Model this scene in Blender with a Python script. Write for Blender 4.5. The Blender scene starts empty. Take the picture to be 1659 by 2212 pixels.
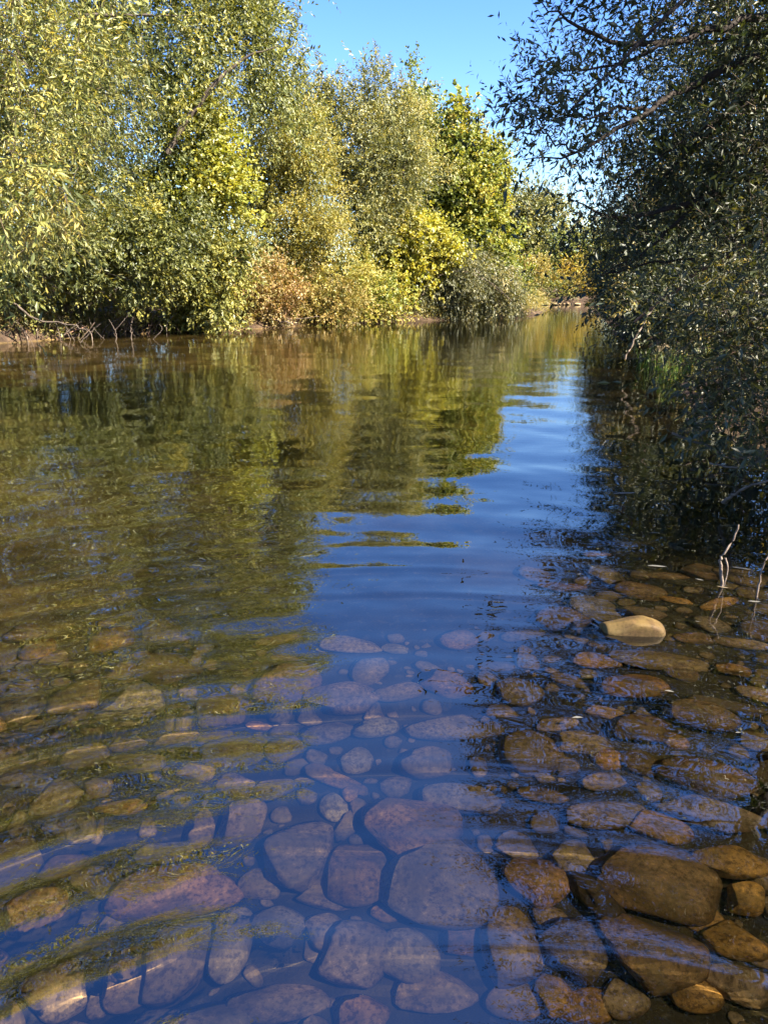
import bpy, math
import numpy as np
from mathutils import Vector

# ------------------------------------------------------------------ camera, sky, sun, exposure
SC = bpy.context.scene
COL = SC.collection
CAM_H, PITCH, FPX = 1.40, math.radians(18.2), 1536.0      # focal length in px of a 1659 x 2212 frame
SUN_AZ, SUN_EL = math.radians(117), math.radians(40)      # azimuth from +Y (view) towards +X (right)
cd = bpy.data.cameras.new('camera'); cam = bpy.data.objects.new('camera', cd); COL.objects.link(cam)
cam.location = (0, 0, CAM_H); cam.rotation_euler = (math.pi/2 - PITCH, 0, 0)
cd.sensor_fit = 'VERTICAL'; cd.sensor_height = 36.0; cd.lens = 36.0*FPX/2212.0
cd.clip_start = 0.05; cd.clip_end = 3000
SC.camera = cam

world = bpy.data.worlds.new('World'); SC.world = world; world.use_nodes = True
wn = world.node_tree.nodes; wl = world.node_tree.links
bg = wn['Background']; sky = wn.new('ShaderNodeTexSky'); sky.sky_type = 'NISHITA'; sky.sun_disc = False
sky.sun_elevation = SUN_EL; sky.sun_rotation = SUN_AZ
sky.air_density = 1.0; sky.dust_density = 0.3; sky.ozone_density = 3.0; sky.altitude = 300
hs = wn.new('ShaderNodeHueSaturation'); hs.inputs['Saturation'].default_value = 1.27; hs.inputs['Hue'].default_value = 0.516
wl.new(sky.outputs[0], hs.inputs['Color']); wl.new(hs.outputs[0], bg.inputs[0]); bg.inputs[1].default_value = 0.068

sd = bpy.data.lights.new('sun', 'SUN'); sun = bpy.data.objects.new('sun', sd); COL.objects.link(sun)
SUNV = Vector((math.sin(SUN_AZ)*math.cos(SUN_EL), math.cos(SUN_AZ)*math.cos(SUN_EL), math.sin(SUN_EL)))
sun.rotation_euler = SUNV.to_track_quat('Z', 'Y').to_euler()
sd.energy = 5.0; sd.angle = math.radians(0.5); sd.color = (1.0, 0.90, 0.74)
sd.cycles.is_caustics_light = True

SC.view_settings.view_transform = 'Standard'; SC.view_settings.look = 'None'
SC.view_settings.gamma = 1.0; SC.view_settings.use_curve_mapping = False
SC.view_settings.exposure = 2.55
cy = SC.cycles
cy.max_bounces = 7; cy.diffuse_bounces = 3; cy.glossy_bounces = 3; cy.transmission_bounces = 5; cy.transparent_max_bounces = 6
cy.caustics_reflective = False; cy.caustics_refractive = True; cy.blur_glossy = 0.3
cy.use_denoising = True; cy.sample_clamp_indirect = 6.0

WATER_IOR = 2.6
RNG = np.random.default_rng(11)

# ------------------------------------------------------------------ pixel <-> place helpers (frame of 1659 x 2212)
FWD = np.array([0, math.cos(PITCH), -math.sin(PITCH)]); UPV = np.array([0, math.sin(PITCH), math.cos(PITCH)]); RGT = np.array([1.0, 0, 0])
CAMP = np.array([0, 0, CAM_H])
def ray(px, py):
    return RGT*((px-829.5)/FPX) + UPV*((1106-py)/FPX) + FWD
def at_y(px, py, Y):
    d = ray(px, py); return CAMP + d*(Y/d[1])
def at_z(px, py, Z):
    d = ray(px, py); return CAMP + d*((Z-CAM_H)/d[2])
def under_water(px, py, Z):
    """where a sight line bent at the water surface reaches height Z"""
    d = ray(px, py); p = CAMP + d*(-CAM_H/d[2]); d = d/np.linalg.norm(d)
    n = 1/WATER_IOR; c = -d[2]; k = math.sqrt(1-n*n*(1-c*c))
    t = n*d + np.array([0, 0, 1])*(n*c-k)
    return p + t*(Z/t[2])
def depth_of(p):
    return float(np.dot(np.asarray(p)-CAMP, FWD))
def to_px(P):
    q = P-CAMP; z = q@FWD
    return 829.5+FPX*(q@RGT)/z, 1106-FPX*(q@UPV)/z, z

# ------------------------------------------------------------------ mesh and object helpers
def np_mesh(name, verts, faces, smooth=False, attr=None):
    verts = np.ascontiguousarray(verts, dtype=np.float32); faces = np.ascontiguousarray(faces, dtype=np.int32)
    m = bpy.data.meshes.new(name); nf, k = faces.shape
    m.vertices.add(len(verts)); m.vertices.foreach_set('co', verts.ravel())
    m.loops.add(nf*k); m.loops.foreach_set('vertex_index', faces.ravel())
    m.polygons.add(nf); m.polygons.foreach_set('loop_start', np.arange(0, nf*k, k, dtype=np.int32))
    m.polygons.foreach_set('use_smooth', np.full(nf, smooth, dtype=bool))
    if attr is not None:
        for an, av in attr.items():
            a = m.attributes.new(an, 'FLOAT', 'FACE' if len(av) == nf and len(av) != len(verts) else 'POINT')
            a.data.foreach_set('value', np.ascontiguousarray(av, dtype=np.float32))
    m.update(calc_edges=True)
    return m
def link(name, mesh, mat=None, parent=None, loc=(0, 0, 0), rot=(0, 0, 0), scale=(1, 1, 1)):
    o = bpy.data.objects.new(name, mesh); COL.objects.link(o)
    if mat is not None and mesh is not None and not mesh.materials: mesh.materials.append(mat)
    o.location = loc; o.rotation_euler = rot; o.scale = scale
    if parent is not None: o.parent = parent
    return o
def tag(o, label=None, cat=None, group=None, kind=None):
    if label: o['label'] = label
    if cat: o['category'] = cat
    if group: o['group'] = group
    if kind: o['kind'] = kind
    return o
def empty(name, loc, label, cat, group=None):
    o = bpy.data.objects.new(name, None); COL.objects.link(o); o.location = loc; o.empty_display_size = 0.2
    return tag(o, label, cat, group)
def smooth_path(pts, n):
    """Catmull-Rom through pts"""
    pts = np.asarray(pts, float)
    if len(pts) == 2: pts = np.array([pts[0], pts.mean(0), pts[1]])
    P = np.vstack([2*pts[0]-pts[1], pts, 2*pts[-1]-pts[-2]]); out = []
    u = np.linspace(0, len(pts)-1-1e-6, n)
    for t in u:
        i = int(t); f = t-i; a, b, c, d = P[i:i+4]
        out.append(0.5*(2*b+(c-a)*f+(2*a-5*b+4*c-d)*f*f+(3*b-3*c+d-a)*f**3))
    return np.array(out)
def tube(path, r0, r1, sides=7, wob=0.08, rng=RNG, power=1.0):
    """tapered tube with uneven girth; returns verts, quads"""
    path = np.asarray(path, float); n = len(path)
    T = np.gradient(path, axis=0); T /= np.linalg.norm(T, axis=1)[:, None]+1e-9
    ref = np.where(np.abs(T[:, 2:3]) > 0.9, np.array([[1.0, 0, 0]]), np.array([[0, 0, 1.0]]))
    A = np.cross(T, ref); A /= np.linalg.norm(A, axis=1)[:, None]+1e-9; B = np.cross(T, A)
    s = np.linspace(0, 1, n)**power; R = r0+(r1-r0)*s
    ang = np.linspace(0, 2*np.pi, sides, endpoint=False)
    rr = R[:, None]*(1+wob*rng.standard_normal((n, sides)))
    V = path[:, None]+A[:, None]*(np.cos(ang)[None, :, None]*rr[..., None])+B[:, None]*(np.sin(ang)[None, :, None]*rr[..., None])
    V = V.reshape(-1, 3); i = np.arange(n-1)[:, None]*sides; j = np.arange(sides)[None, :]; k = (j+1) % sides
    F = np.stack([i+j, i+k, i+sides+k, i+sides+j], -1).reshape(-1, 4)
    cap = [[(n-1)*sides+q for q in (0, 2, 4, 5 if sides > 5 else 4)]] if False else []
    return V, F
def merge(parts):
    Vs, Fs, o = [], [], 0
    for v, f in parts:
        Vs.append(v); Fs.append(f+o); o += len(v)
    return np.vstack(Vs), np.vstack(Fs)

# ------------------------------------------------------------------ materials
def newmat(name):
    m = bpy.data.materials.new(name); m.use_nodes = True; nt = m.node_tree
    for n in list(nt.nodes): nt.nodes.remove(n)
    return m, nt, nt.nodes.new('ShaderNodeOutputMaterial')
def ramp(nt, stops, fac):
    r = nt.nodes.new('ShaderNodeValToRGB'); cr = r.color_ramp
    while len(cr.elements) < len(stops): cr.elements.new(0.5)
    for e, (p, c) in zip(cr.elements, stops): e.position = p; e.color = (*c, 1)
    nt.links.new(fac, r.inputs[0]); return r.outputs[0]
def mixc(nt, a, b, fac, mode='MIX'):
    n = nt.nodes.new('ShaderNodeMix'); n.data_type = 'RGBA'; n.blend_type = mode
    for sock, v in ((n.inputs[0], fac), (n.inputs[6], a), (n.inputs[7], b)):
        if hasattr(v, 'links'): nt.links.new(v, sock)
        else: sock.default_value = v if not isinstance(v, tuple) else (*v, 1)
    return n.outputs[2]
def noise(nt, scale, detail=4, rough=0.55, vec=None, dist=0.0):
    n = nt.nodes.new('ShaderNodeTexNoise'); n.inputs['Scale'].default_value = scale
    n.inputs['Detail'].default_value = detail; n.inputs['Roughness'].default_value = rough; n.inputs['Distortion'].default_value = dist
    if vec is not None: nt.links.new(vec, n.inputs['Vector'])
    return n.outputs['Fac']
def leaf_mat(name, stops, trans=0.38, gloss=0.04, warm=(1.25, 1.15, 0.55), rough=0.5):
    m, nt, out = newmat(name)
    at = nt.nodes.new('ShaderNodeAttribute'); at.attribute_name = 'tint'
    c = ramp(nt, stops, at.outputs['Fac'])
    d = nt.nodes.new('ShaderNodeBsdfDiffuse'); nt.links.new(c, d.inputs[0])
    t = nt.nodes.new('ShaderNodeBsdfTranslucent'); nt.links.new(mixc(nt, c, warm, 1.0, 'MULTIPLY'), t.inputs[0])
    s = nt.nodes.new('ShaderNodeMixShader'); s.inputs[0].default_value = trans
    nt.links.new(d.outputs[0], s.inputs[1]); nt.links.new(t.outputs[0], s.inputs[2])
    g = nt.nodes.new('ShaderNodeBsdfGlossy'); g.inputs['Roughness'].default_value = rough
    s2 = nt.nodes.new('ShaderNodeMixShader'); s2.inputs[0].default_value = gloss
    nt.links.new(s.outputs[0], s2.inputs[1]); nt.links.new(g.outputs[0], s2.inputs[2])
    nt.links.new(s2.outputs[0], out.inputs[0])
    return m
def solid_mat(name, stops, scale=8, rough=0.85, bump=0.3, bscale=30, stretch=None, spec=0.3):
    m, nt, out = newmat(name)
    tc = nt.nodes.new('ShaderNodeTexCoord'); vec = tc.outputs['Object']
    if stretch:
        mp = nt.nodes.new('ShaderNodeMapping'); mp.inputs['Scale'].default_value = stretch; nt.links.new(vec, mp.inputs[0]); vec = mp.outputs[0]
    c = ramp(nt, stops, noise(nt, scale, 6, 0.6, vec))
    p = nt.nodes.new('ShaderNodeBsdfPrincipled'); nt.links.new(c, p.inputs['Base Color']); p.inputs['Roughness'].default_value = rough
    p.inputs['Specular IOR Level'].default_value = spec
    b = nt.nodes.new('ShaderNodeBump'); b.inputs['Strength'].default_value = bump; b.inputs['Distance'].default_value = 0.02
    nt.links.new(noise(nt, bscale, 6, 0.65, vec), b.inputs['Height']); nt.links.new(b.outputs[0], p.inputs['Normal'])
    nt.links.new(p.outputs[0], out.inputs[0]); return m

M = {}
# leaf palettes: tint 0..1 runs from the dullest leaf to the most yellow
M['willow_olive'] = leaf_mat('willow_leaf_olive', [(0, (0.073, 0.095, 0.028)), (0.4, (0.154, 0.172, 0.045)), (0.75, (0.272, 0.268, 0.065)), (1, (0.408, 0.357, 0.080))], gloss=0.05)
M['willow_near'] = leaf_mat('willow_leaf_gold', [(0, (0.084, 0.109, 0.030)), (0.4, (0.185, 0.198, 0.050)), (0.75, (0.333, 0.312, 0.075)), (1, (0.481, 0.374, 0.070))], gloss=0.05)
M['lime'] = leaf_mat('maple_leaf_lime', [(0, (0.11, 0.14, 0.022)), (0.5, (0.26, 0.275, 0.036)), (1, (0.44, 0.385, 0.055))], trans=0.42, gloss=0.05)
M['green'] = leaf_mat('shrub_leaf_green', [(0, (0.064, 0.079, 0.020)), (0.55, (0.171, 0.178, 0.040)), (1, (0.371, 0.326, 0.065))], gloss=0.04)
M['ochre'] = leaf_mat('willow_leaf_ochre', [(0, (0.114, 0.124, 0.030)), (0.45, (0.237, 0.227, 0.052)), (1, (0.399, 0.319, 0.070))], gloss=0.04)
M['grey'] = leaf_mat('willow_leaf_grey', [(0, (0.095, 0.113, 0.045)), (0.5, (0.209, 0.216, 0.075)), (0.85, (0.342, 0.309, 0.100)), (1, (0.437, 0.350, 0.100))], gloss=0.05)
M['poplar'] = leaf_mat('poplar_leaf', [(0, (0.084, 0.120, 0.024)), (0.45, (0.205, 0.234, 0.040)), (0.8, (0.335, 0.328, 0.060)), (1, (0.409, 0.322, 0.070))], trans=0.4, gloss=0.04)
M['rust'] = leaf_mat('bramble_leaf_rust', [(0, (0.15, 0.145, 0.04)), (0.5, (0.30, 0.22, 0.075)), (1, (0.40, 0.22, 0.10))], gloss=0.04)
M['straw'] = leaf_mat('herb_leaf_straw', [(0, (0.12, 0.14, 0.03)), (0.5, (0.27, 0.22, 0.05)), (1, (0.42, 0.29, 0.09))], gloss=0.04)
M['sage'] = leaf_mat('willow_leaf_sage', [(0, (0.07, 0.08, 0.035)), (0.6, (0.15, 0.15, 0.06)), (1, (0.32, 0.26, 0.09))], gloss=0.05)
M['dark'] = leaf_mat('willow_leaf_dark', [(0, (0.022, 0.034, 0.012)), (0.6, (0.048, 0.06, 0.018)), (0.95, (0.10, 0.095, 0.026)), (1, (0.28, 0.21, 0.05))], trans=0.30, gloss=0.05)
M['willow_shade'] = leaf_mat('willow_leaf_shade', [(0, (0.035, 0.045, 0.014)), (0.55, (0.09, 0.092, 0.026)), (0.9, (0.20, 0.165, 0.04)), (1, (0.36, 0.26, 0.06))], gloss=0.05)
M['amber'] = leaf_mat('shrub_leaf_amber', [(0, (0.22, 0.18, 0.025)), (0.5, (0.36, 0.28, 0.035)), (1, (0.44, 0.28, 0.04))], gloss=0.04)
M['orange'] = leaf_mat('shrub_leaf_orange', [(0, (0.20, 0.18, 0.045)), (0.5, (0.31, 0.25, 0.06)), (1, (0.38, 0.24, 0.06))], gloss=0.04)
M['grass'] = leaf_mat('grass_blade', [(0, (0.06, 0.13, 0.02)), (0.6, (0.11, 0.18, 0.03)), (1, (0.30, 0.26, 0.09))], gloss=0.04)
M['bark'] = solid_mat('bark_grey_brown', [(0.25, (0.035, 0.027, 0.02)), (0.5, (0.085, 0.065, 0.05)), (0.8, (0.16, 0.13, 0.105))], scale=9, stretch=(1, 1, 0.35), bump=0.8, bscale=25)
M['twig'] = solid_mat('twig_brown', [(0.3, (0.04, 0.028, 0.02)), (0.7, (0.11, 0.078, 0.055))], scale=4, bump=0.1)
M['limb'] = solid_mat('bark_dark_limb', [(0.3, (0.014, 0.010, 0.008)), (0.7, (0.045, 0.033, 0.026))], scale=9, bump=0.6)
M['redbark'] = solid_mat('bark_reddish', [(0.3, (0.12, 0.065, 0.045)), (0.7, (0.30, 0.17, 0.12))], scale=10, bump=0.6)
M['deadwood'] = solid_mat('dead_wood_pale', [(0.25, (0.07, 0.05, 0.038)), (0.55, (0.17, 0.13, 0.10)), (0.8, (0.30, 0.25, 0.20))], scale=14, bump=0.6, bscale=60)

# terrain: soil, litter, sand and algae
def ground_mat():
    m, nt, out = newmat('river_ground')
    g = nt.nodes.new('ShaderNodeNewGeometry'); pos = g.outputs['Position']
    sx = nt.nodes.new('ShaderNodeSeparateXYZ'); nt.links.new(pos, sx.inputs[0])
    soil = ramp(nt, [(0.3, (0.02, 0.014, 0.010)), (0.5, (0.055, 0.035, 0.023)), (0.72, (0.12, 0.08, 0.05))], noise(nt, 3.0, 8, 0.65, pos))
    soil = mixc(nt, soil, (0.16, 0.11, 0.065), ramp(nt, [(0.58, (0, 0, 0)), (0.66, (0.7, 0.7, 0.7))], noise(nt, 40, 3, 0.6, pos)))
    bed = ramp(nt, [(0.28, (0.012, 0.010, 0.005)), (0.5, (0.036, 0.027, 0.010)), (0.72, (0.10, 0.070, 0.022))], noise(nt, 1.6, 8, 0.62, pos))
    bed2 = mixc(nt, bed, (0.12, 0.088, 0.036), ramp(nt, [(0.56, (0, 0, 0)), (0.68, (0.5, 0.5, 0.5))], noise(nt, 26, 4, 0.6, pos)))
    ms = nt.nodes.new('ShaderNodeMapRange'); ms.inputs[1].default_value = -0.9; ms.inputs[2].default_value = -2.6; nt.links.new(sx.outputs[0], ms.inputs[0])
    sand = ramp(nt, [(0.3, (0.06, 0.044, 0.014)), (0.48, (0.19, 0.128, 0.036)), (0.66, (0.44, 0.29, 0.085))], noise(nt, 1.1, 7, 0.62, pos))
    bed2 = mixc(nt, bed2, sand, ms.outputs[0])
    mr = nt.nodes.new('ShaderNodeMapRange'); mr.inputs[1].default_value = -0.06; mr.inputs[2].default_value = 0.04
    nt.links.new(sx.outputs[2], mr.inputs[0])
    c = mixc(nt, bed2, soil, mr.outputs[0])
    p = nt.nodes.new('ShaderNodeBsdfPrincipled'); nt.links.new(c, p.inputs['Base Color']); p.inputs['Roughness'].default_value = 0.9
    p.inputs['Specular IOR Level'].default_value = 0.15
    b = nt.nodes.new('ShaderNodeBump'); b.inputs['Strength'].default_value = 0.9; b.inputs['Distance'].default_value = 0.03
    nt.links.new(noise(nt, 22, 8, 0.7, pos), b.inputs['Height']); nt.links.new(b.outputs[0], p.inputs['Normal'])
    nt.links.new(p.outputs[0], out.inputs[0]); return m
M['ground'] = ground_mat()

def stone_mat():
    m, nt, out = newmat('river_cobble')
    tc = nt.nodes.new('ShaderNodeTexCoord'); oi = nt.nodes.new('ShaderNodeObjectInfo'); g = nt.nodes.new('ShaderNodeNewGeometry'); pos = g.outputs['Position']
    base = oi.outputs['Color']
    speck = ramp(nt, [(0.40, (0.22, 0.20, 0.18)), (0.50, (0.85, 0.85, 0.85)), (0.60, (1.0, 1.0, 1.0)), (0.68, (1.9, 1.85, 1.7))], noise(nt, 62, 4, 0.75, pos))
    c = mixc(nt, mixc(nt, base, (1.12, 0.98, 0.74), 1.0, 'MULTIPLY'), speck, 0.85, 'MULTIPLY')
    blot = ramp(nt, [(0.32, (0.50, 0.46, 0.36)), (0.5, (0.95, 0.92, 0.82)), (0.7, (1.35, 1.25, 1.05))], noise(nt, 9, 5, 0.6, pos))
    c = mixc(nt, c, blot, 0.9, 'MULTIPLY')
    alg = ramp(nt, [(0.42, (0, 0, 0)), (0.62, (0.7, 0.7, 0.7))], noise(nt, 5.5, 6, 0.65, pos, 0.5))
    c = mixc(nt, c, (0.105, 0.072, 0.022), alg)
    sz = nt.nodes.new('ShaderNodeSeparateXYZ'); nt.links.new(pos, sz.inputs[0])      # dry stone is paler than wet stone
    dry = nt.nodes.new('ShaderNodeMapRange'); dry.inputs[1].default_value = 0.018; dry.inputs[2].default_value = 0.05; nt.links.new(sz.outputs[2], dry.inputs[0])
    c = mixc(nt, c, mixc(nt, c, (1.25, 1.2, 1.15), 1.0, 'MULTIPLY'), dry.outputs[0])
    p = nt.nodes.new('ShaderNodeBsdfPrincipled'); nt.links.new(c, p.inputs['Base Color']); p.inputs['Roughness'].default_value = 0.7
    p.inputs['Specular IOR Level'].default_value = 0.2
    b = nt.nodes.new('ShaderNodeBump'); b.inputs['Strength'].default_value = 0.35; b.inputs['Distance'].default_value = 0.006
    nt.links.new(noise(nt, 70, 5, 0.65, pos), b.inputs['Height']); nt.links.new(b.outputs[0], p.inputs['Normal'])
    nt.links.new(p.outputs[0], out.inputs[0]); return m
M['stone'] = stone_mat()

def water_mat():
    m, nt, out = newmat('river_water')
    g = nt.nodes.new('ShaderNodeNewGeometry'); pos = g.outputs['Position']
    gl = nt.nodes.new('ShaderNodeBsdfGlass'); gl.inputs['IOR'].default_value = WATER_IOR; gl.inputs['Roughness'].default_value = 0.0
    gl.inputs['Color'].default_value = (0.98, 0.98, 0.95, 1)
    at = nt.nodes.new('ShaderNodeAttribute'); at.attribute_name = 'ripple'
    mp = nt.nodes.new('ShaderNodeMapping'); mp.inputs['Scale'].default_value = (0.8, 2.4, 1.0); mp.inputs['Rotation'].default_value = (0, 0, 0.2); nt.links.new(pos, mp.inputs[0])
    n1 = noise(nt, 5.0, 3, 0.5, mp.outputs[0])
    b = nt.nodes.new('ShaderNodeBump'); b.inputs['Distance'].default_value = 0.012
    nt.links.new(at.outputs['Fac'], b.inputs['Strength']); nt.links.new(n1, b.inputs['Height'])
    nt.links.new(b.outputs[0], gl.inputs['Normal'])
    nt.links.new(gl.outputs[0], out.inputs[0]); return m
M['water'] = water_mat()

# ------------------------------------------------------------------ terrain and water
LEFT = [(-9, -14), (-6.8, -4), (-6.2, 4), (-6.8, 10), (-9.0, 16.2), (-6.0, 19.6), (-2.2, 23.0), (1.5, 25.6), (5.0, 27.6), (7.2, 33), (8.6, 41)]
RIGHT = [(11.6, 41), (9.6, 33), (7.6, 25.5), (5.9, 16.7), (4.7, 11.2), (3.5, 7.4), (3.0, 4.6), (3.1, 1.5), (3.6, -4), (4.5, -14)]
POLY = np.array(LEFT+RIGHT, float)
def river_dist(x, y):
    """distance to the waterline, negative over the river"""
    x = np.asarray(x, float); y = np.asarray(y, float); sh = x.shape; x = x.ravel(); y = y.ravel()
    best = np.full(x.shape, 1e9); inside = np.zeros(x.shape, bool); n = len(POLY)
    for i in range(n):
        ax, ay = POLY[i]; bx, by = POLY[(i+1) % n]; dx, dy = bx-ax, by-ay
        t = np.clip(((x-ax)*dx+(y-ay)*dy)/(dx*dx+dy*dy), 0, 1)
        best = np.minimum(best, np.hypot(x-ax-t*dx, y-ay-t*dy))
        c = ((ay > y) != (by > y)) & (x < (bx-ax)*(y-ay)/(by-ay+1e-12)+ax); inside ^= c
    return np.where(inside, -best, best).reshape(sh)
def lump(x, y, seed=0):
    r = np.random.default_rng(seed); s = 0
    for k in range(10):
        f = 0.5*1.55**k; a = r.uniform(0, 6.28); s = s+np.sin((x*math.cos(a)+y*math.sin(a))*f+r.uniform(0, 6.28))/1.55**k
    return s
def ground_z(x, y):
    d = river_dist(x, y)+0.16*lump(x*1.6, y*1.6, 3)
    ins = np.maximum(-d, 0); o = np.maximum(d, 0)
    dep = np.where(ins < 3, 0.095*ins, 0.285+0.10*(ins-3)); dep = np.minimum(dep, 0.75)
    land = 0.30*(1-np.exp(-o/0.35))+0.10*o**0.75+0.05*lump(x, y, 5)*np.clip(o, 0, 1)
    return np.where(d < 0, -dep+0.012*lump(x*3, y*3, 8)*np.clip(ins*2, 0, 1), np.minimum(land, 2.2))
def grow(a, b, s0, g, smax):
    out = [a]; s = s0
    while out[-1] < b: out.append(out[-1]+s); s = min(s*g, smax)
    return out
def axis(c0, c1, step, lo, hi, g, smax):
    mid = list(np.arange(c0, c1, step))
    return np.array([-v for v in grow(-c0, -lo, step, g, smax)][:0:-1]+mid+grow(mid[-1]+step, hi, step, g, smax))
def grid(xs, ys):
    X, Y = np.meshgrid(xs, ys); nx, ny = len(xs), len(ys)
    i = np.arange(ny-1)[:, None]*nx; j = np.arange(nx-1)[None, :]
    return X, Y, np.stack([i+j, i+j+1, i+nx+j+1, i+nx+j], -1).reshape(-1, 4)
xs = axis(-8, 8, 0.14, -900, 900, 1.07, 60); ys = axis(-1, 30, 0.18, -200, 1500, 1.06, 60)
X, Y, F = grid(xs, ys); Z = ground_z(X, Y)
far = np.clip((np.hypot(X, Y)-80)/300, 0, 1); Z = Z*(1-far)+2.2*far
ground = link('ground', np_mesh('ground', np.stack([X, Y, Z], -1).reshape(-1, 3), F, True), M['ground'])
tag(ground, 'river bed and earthen banks under the water and trees', None, kind='structure')
ground.cycles.is_caustics_receiver = True

def crest(p, k):
    return (0.5+0.5*np.cos(p))**k
def wave_z(x, y):
    r = np.hypot(x-0.15, y+0.25); th = np.arctan2(x-0.15, y+0.25); z = np.zeros_like(r)
    env = np.clip((r-0.5)/0.6, 0, 1)*np.exp(-np.maximum(r-1.2, 0)/1.9)
    wob = 0.05*np.sin(3*th+0.6)+0.03*np.sin(7*th+r*1.3)
    calm = np.clip(1-(x-0.7)/0.9, 0.25, 1)
    left = 0.55+0.45*np.clip(-(x-0.1)/0.8, -1, 1)
    z += 0.0042*env*left*np.sin(2*np.pi*(r+wob)/0.235+0.5*np.sin(2*th))
    z += 0.0060*env*calm*(1.15-0.6*left)*crest(2*np.pi*(r+wob)/0.30, 10)*(0.6+0.4*np.sin(5*th+4*r))
    z += 0.0013*env*crest(2*np.pi*(r-1.4*wob)/0.165+1.0, 4)*(0.7+0.5*np.sin(4*th+r*2))
    z += 0.0040*np.exp(-np.maximum(r-1.5, 0)/3.0)*np.sin(2*np.pi*(r+2*wob)/0.62+0.4)
    q = np.random.default_rng(77)
    for k in range(34):
        lam = 0.07*1.09**k; a = q.normal(0, 0.9)+math.pi/2; ph = q.uniform(0, 6.28)
        fade = np.clip(lam*30/(r+0.5)-0.25, 0, 1)*np.clip(0.25+(r-1.2)/2.5, 0.25, 1)
        z += fade*0.0052*lam/(2*np.pi)*np.sin(2*np.pi*(x*math.cos(a)+y*math.sin(a))/lam+ph+0.6*np.sin(x*1.7+k)+0.5*np.sin(y*1.1+2*k))
    return z
xs = axis(-1.7, 1.8, 0.018, -40, 40, 1.04, 0.9); ys = axis(0.5, 3.2, 0.018, -30, 75, 1.022, 0.9)
X, Y, F = grid(xs, ys); Z = wave_z(X, Y)
rip = (0.10*np.clip((np.hypot(X, Y)-3.0)/6, 0, 1)+0.004).ravel()
water = link('river_water', np_mesh('river_water', np.stack([X, Y, Z], -1).reshape(-1, 3), F, True, {'ripple': rip}), M['water'])
tag(water, 'clear rippled river water', None, kind='structure')
water.cycles.is_caustics_caster = True

# ------------------------------------------------------------------ foliage
def unit(v):
    return v/(np.linalg.norm(v, axis=-1, keepdims=True)+1e-9)
def leaves_from_twigs(base, tdir, tlen, nl, L, W, droop, spread, rng, tint_t, whorl=False):
    """leaf frames along twigs: origin, along, side, normal, length, width, tint"""
    n = len(base); s = (np.arange(nl)+rng.uniform(0.2, 0.8, (n, nl)))/nl
    O = base[:, None]+tdir[:, None]*(s*tlen[:, None])[..., None]
    O[..., 2] -= droop*0.5*(s*tlen[:, None])**2
    rnd = unit(rng.standard_normal((n, nl, 3)))
    side = unit(np.cross(tdir[:, None], rnd))
    along = unit(tdir[:, None]*(1-spread)+side*spread*1.1+np.array([0, 0, -1.0])*droop*0.35+0.18*rng.standard_normal((n, nl, 3)))
    nrm = unit(np.cross(along, np.cross(along, np.array([0, 0, 1.0])+0.75*rng.standard_normal((n, nl, 3)))))
    nrm *= np.where(nrm[..., 2:3] < 0, -1, 1)
    sd = np.cross(along, nrm); sz = rng.uniform(0.62, 1.2, (n, nl))*(1-0.25*s)
    tt = np.clip(tint_t[:, None]+0.17*rng.standard_normal((n, nl)), 0, 1)
    f = lambda a: a.reshape(-1, a.shape[-1]) if a.ndim == 3 else a.ravel()
    return f(O), f(along), f(sd), f(nrm), f(sz*L), f(sz*W), f(tt)
def leaf_mesh(name, fr, fine):
    O, A, S, N, L, W, T = fr; n = len(O)
    if fine:
        rows = [(0.0, 0.10, 0.0), (0.30, 0.92, 0.02), (0.65, 0.80, -0.02), (1.0, 0.06, -0.12)]; P = []
        for t, w, b in rows:
            c = O+A*(L*t)[:, None]+N*(L*b)[:, None]; e = S*(W*w*0.5)[:, None]; up = N*(W*w*0.16)[:, None]
            P += [c-e+up, c, c+e+up]
        V = np.stack(P, 1).reshape(-1, 3); q = []
        for r in range(3):
            for k in range(2): q.append([r*3+k, r*3+k+1, r*3+k+4, r*3+k+3])
        F = (np.array(q)[None]+12*np.arange(n)[:, None, None]).reshape(-1, 4); T = np.repeat(T, 6)
    else:
        c = O+A*(L*0.45)[:, None]; e = S*(W*0.5)[:, None]; up = N*(W*0.15)[:, None]
        V = np.stack([O, c+e+up, O+A*L[:, None], c-e+up], 1).reshape(-1, 3)
        F = (np.array([[0, 1, 2], [0, 2, 3]])[None]+4*np.arange(n)[:, None, None]).reshape(-1, 3); T = np.repeat(T, 2)
    return np_mesh(name, V, F, False, {'tint': T})
def blob_px(cx, cy_, rx, ry, Y, dr=None):
    c = at_y(cx, cy_, Y); s = depth_of(c)/FPX
    return (*c, rx*s, (dr if dr else 0.85*(rx+ry)*0.5*s), ry*s)
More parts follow.
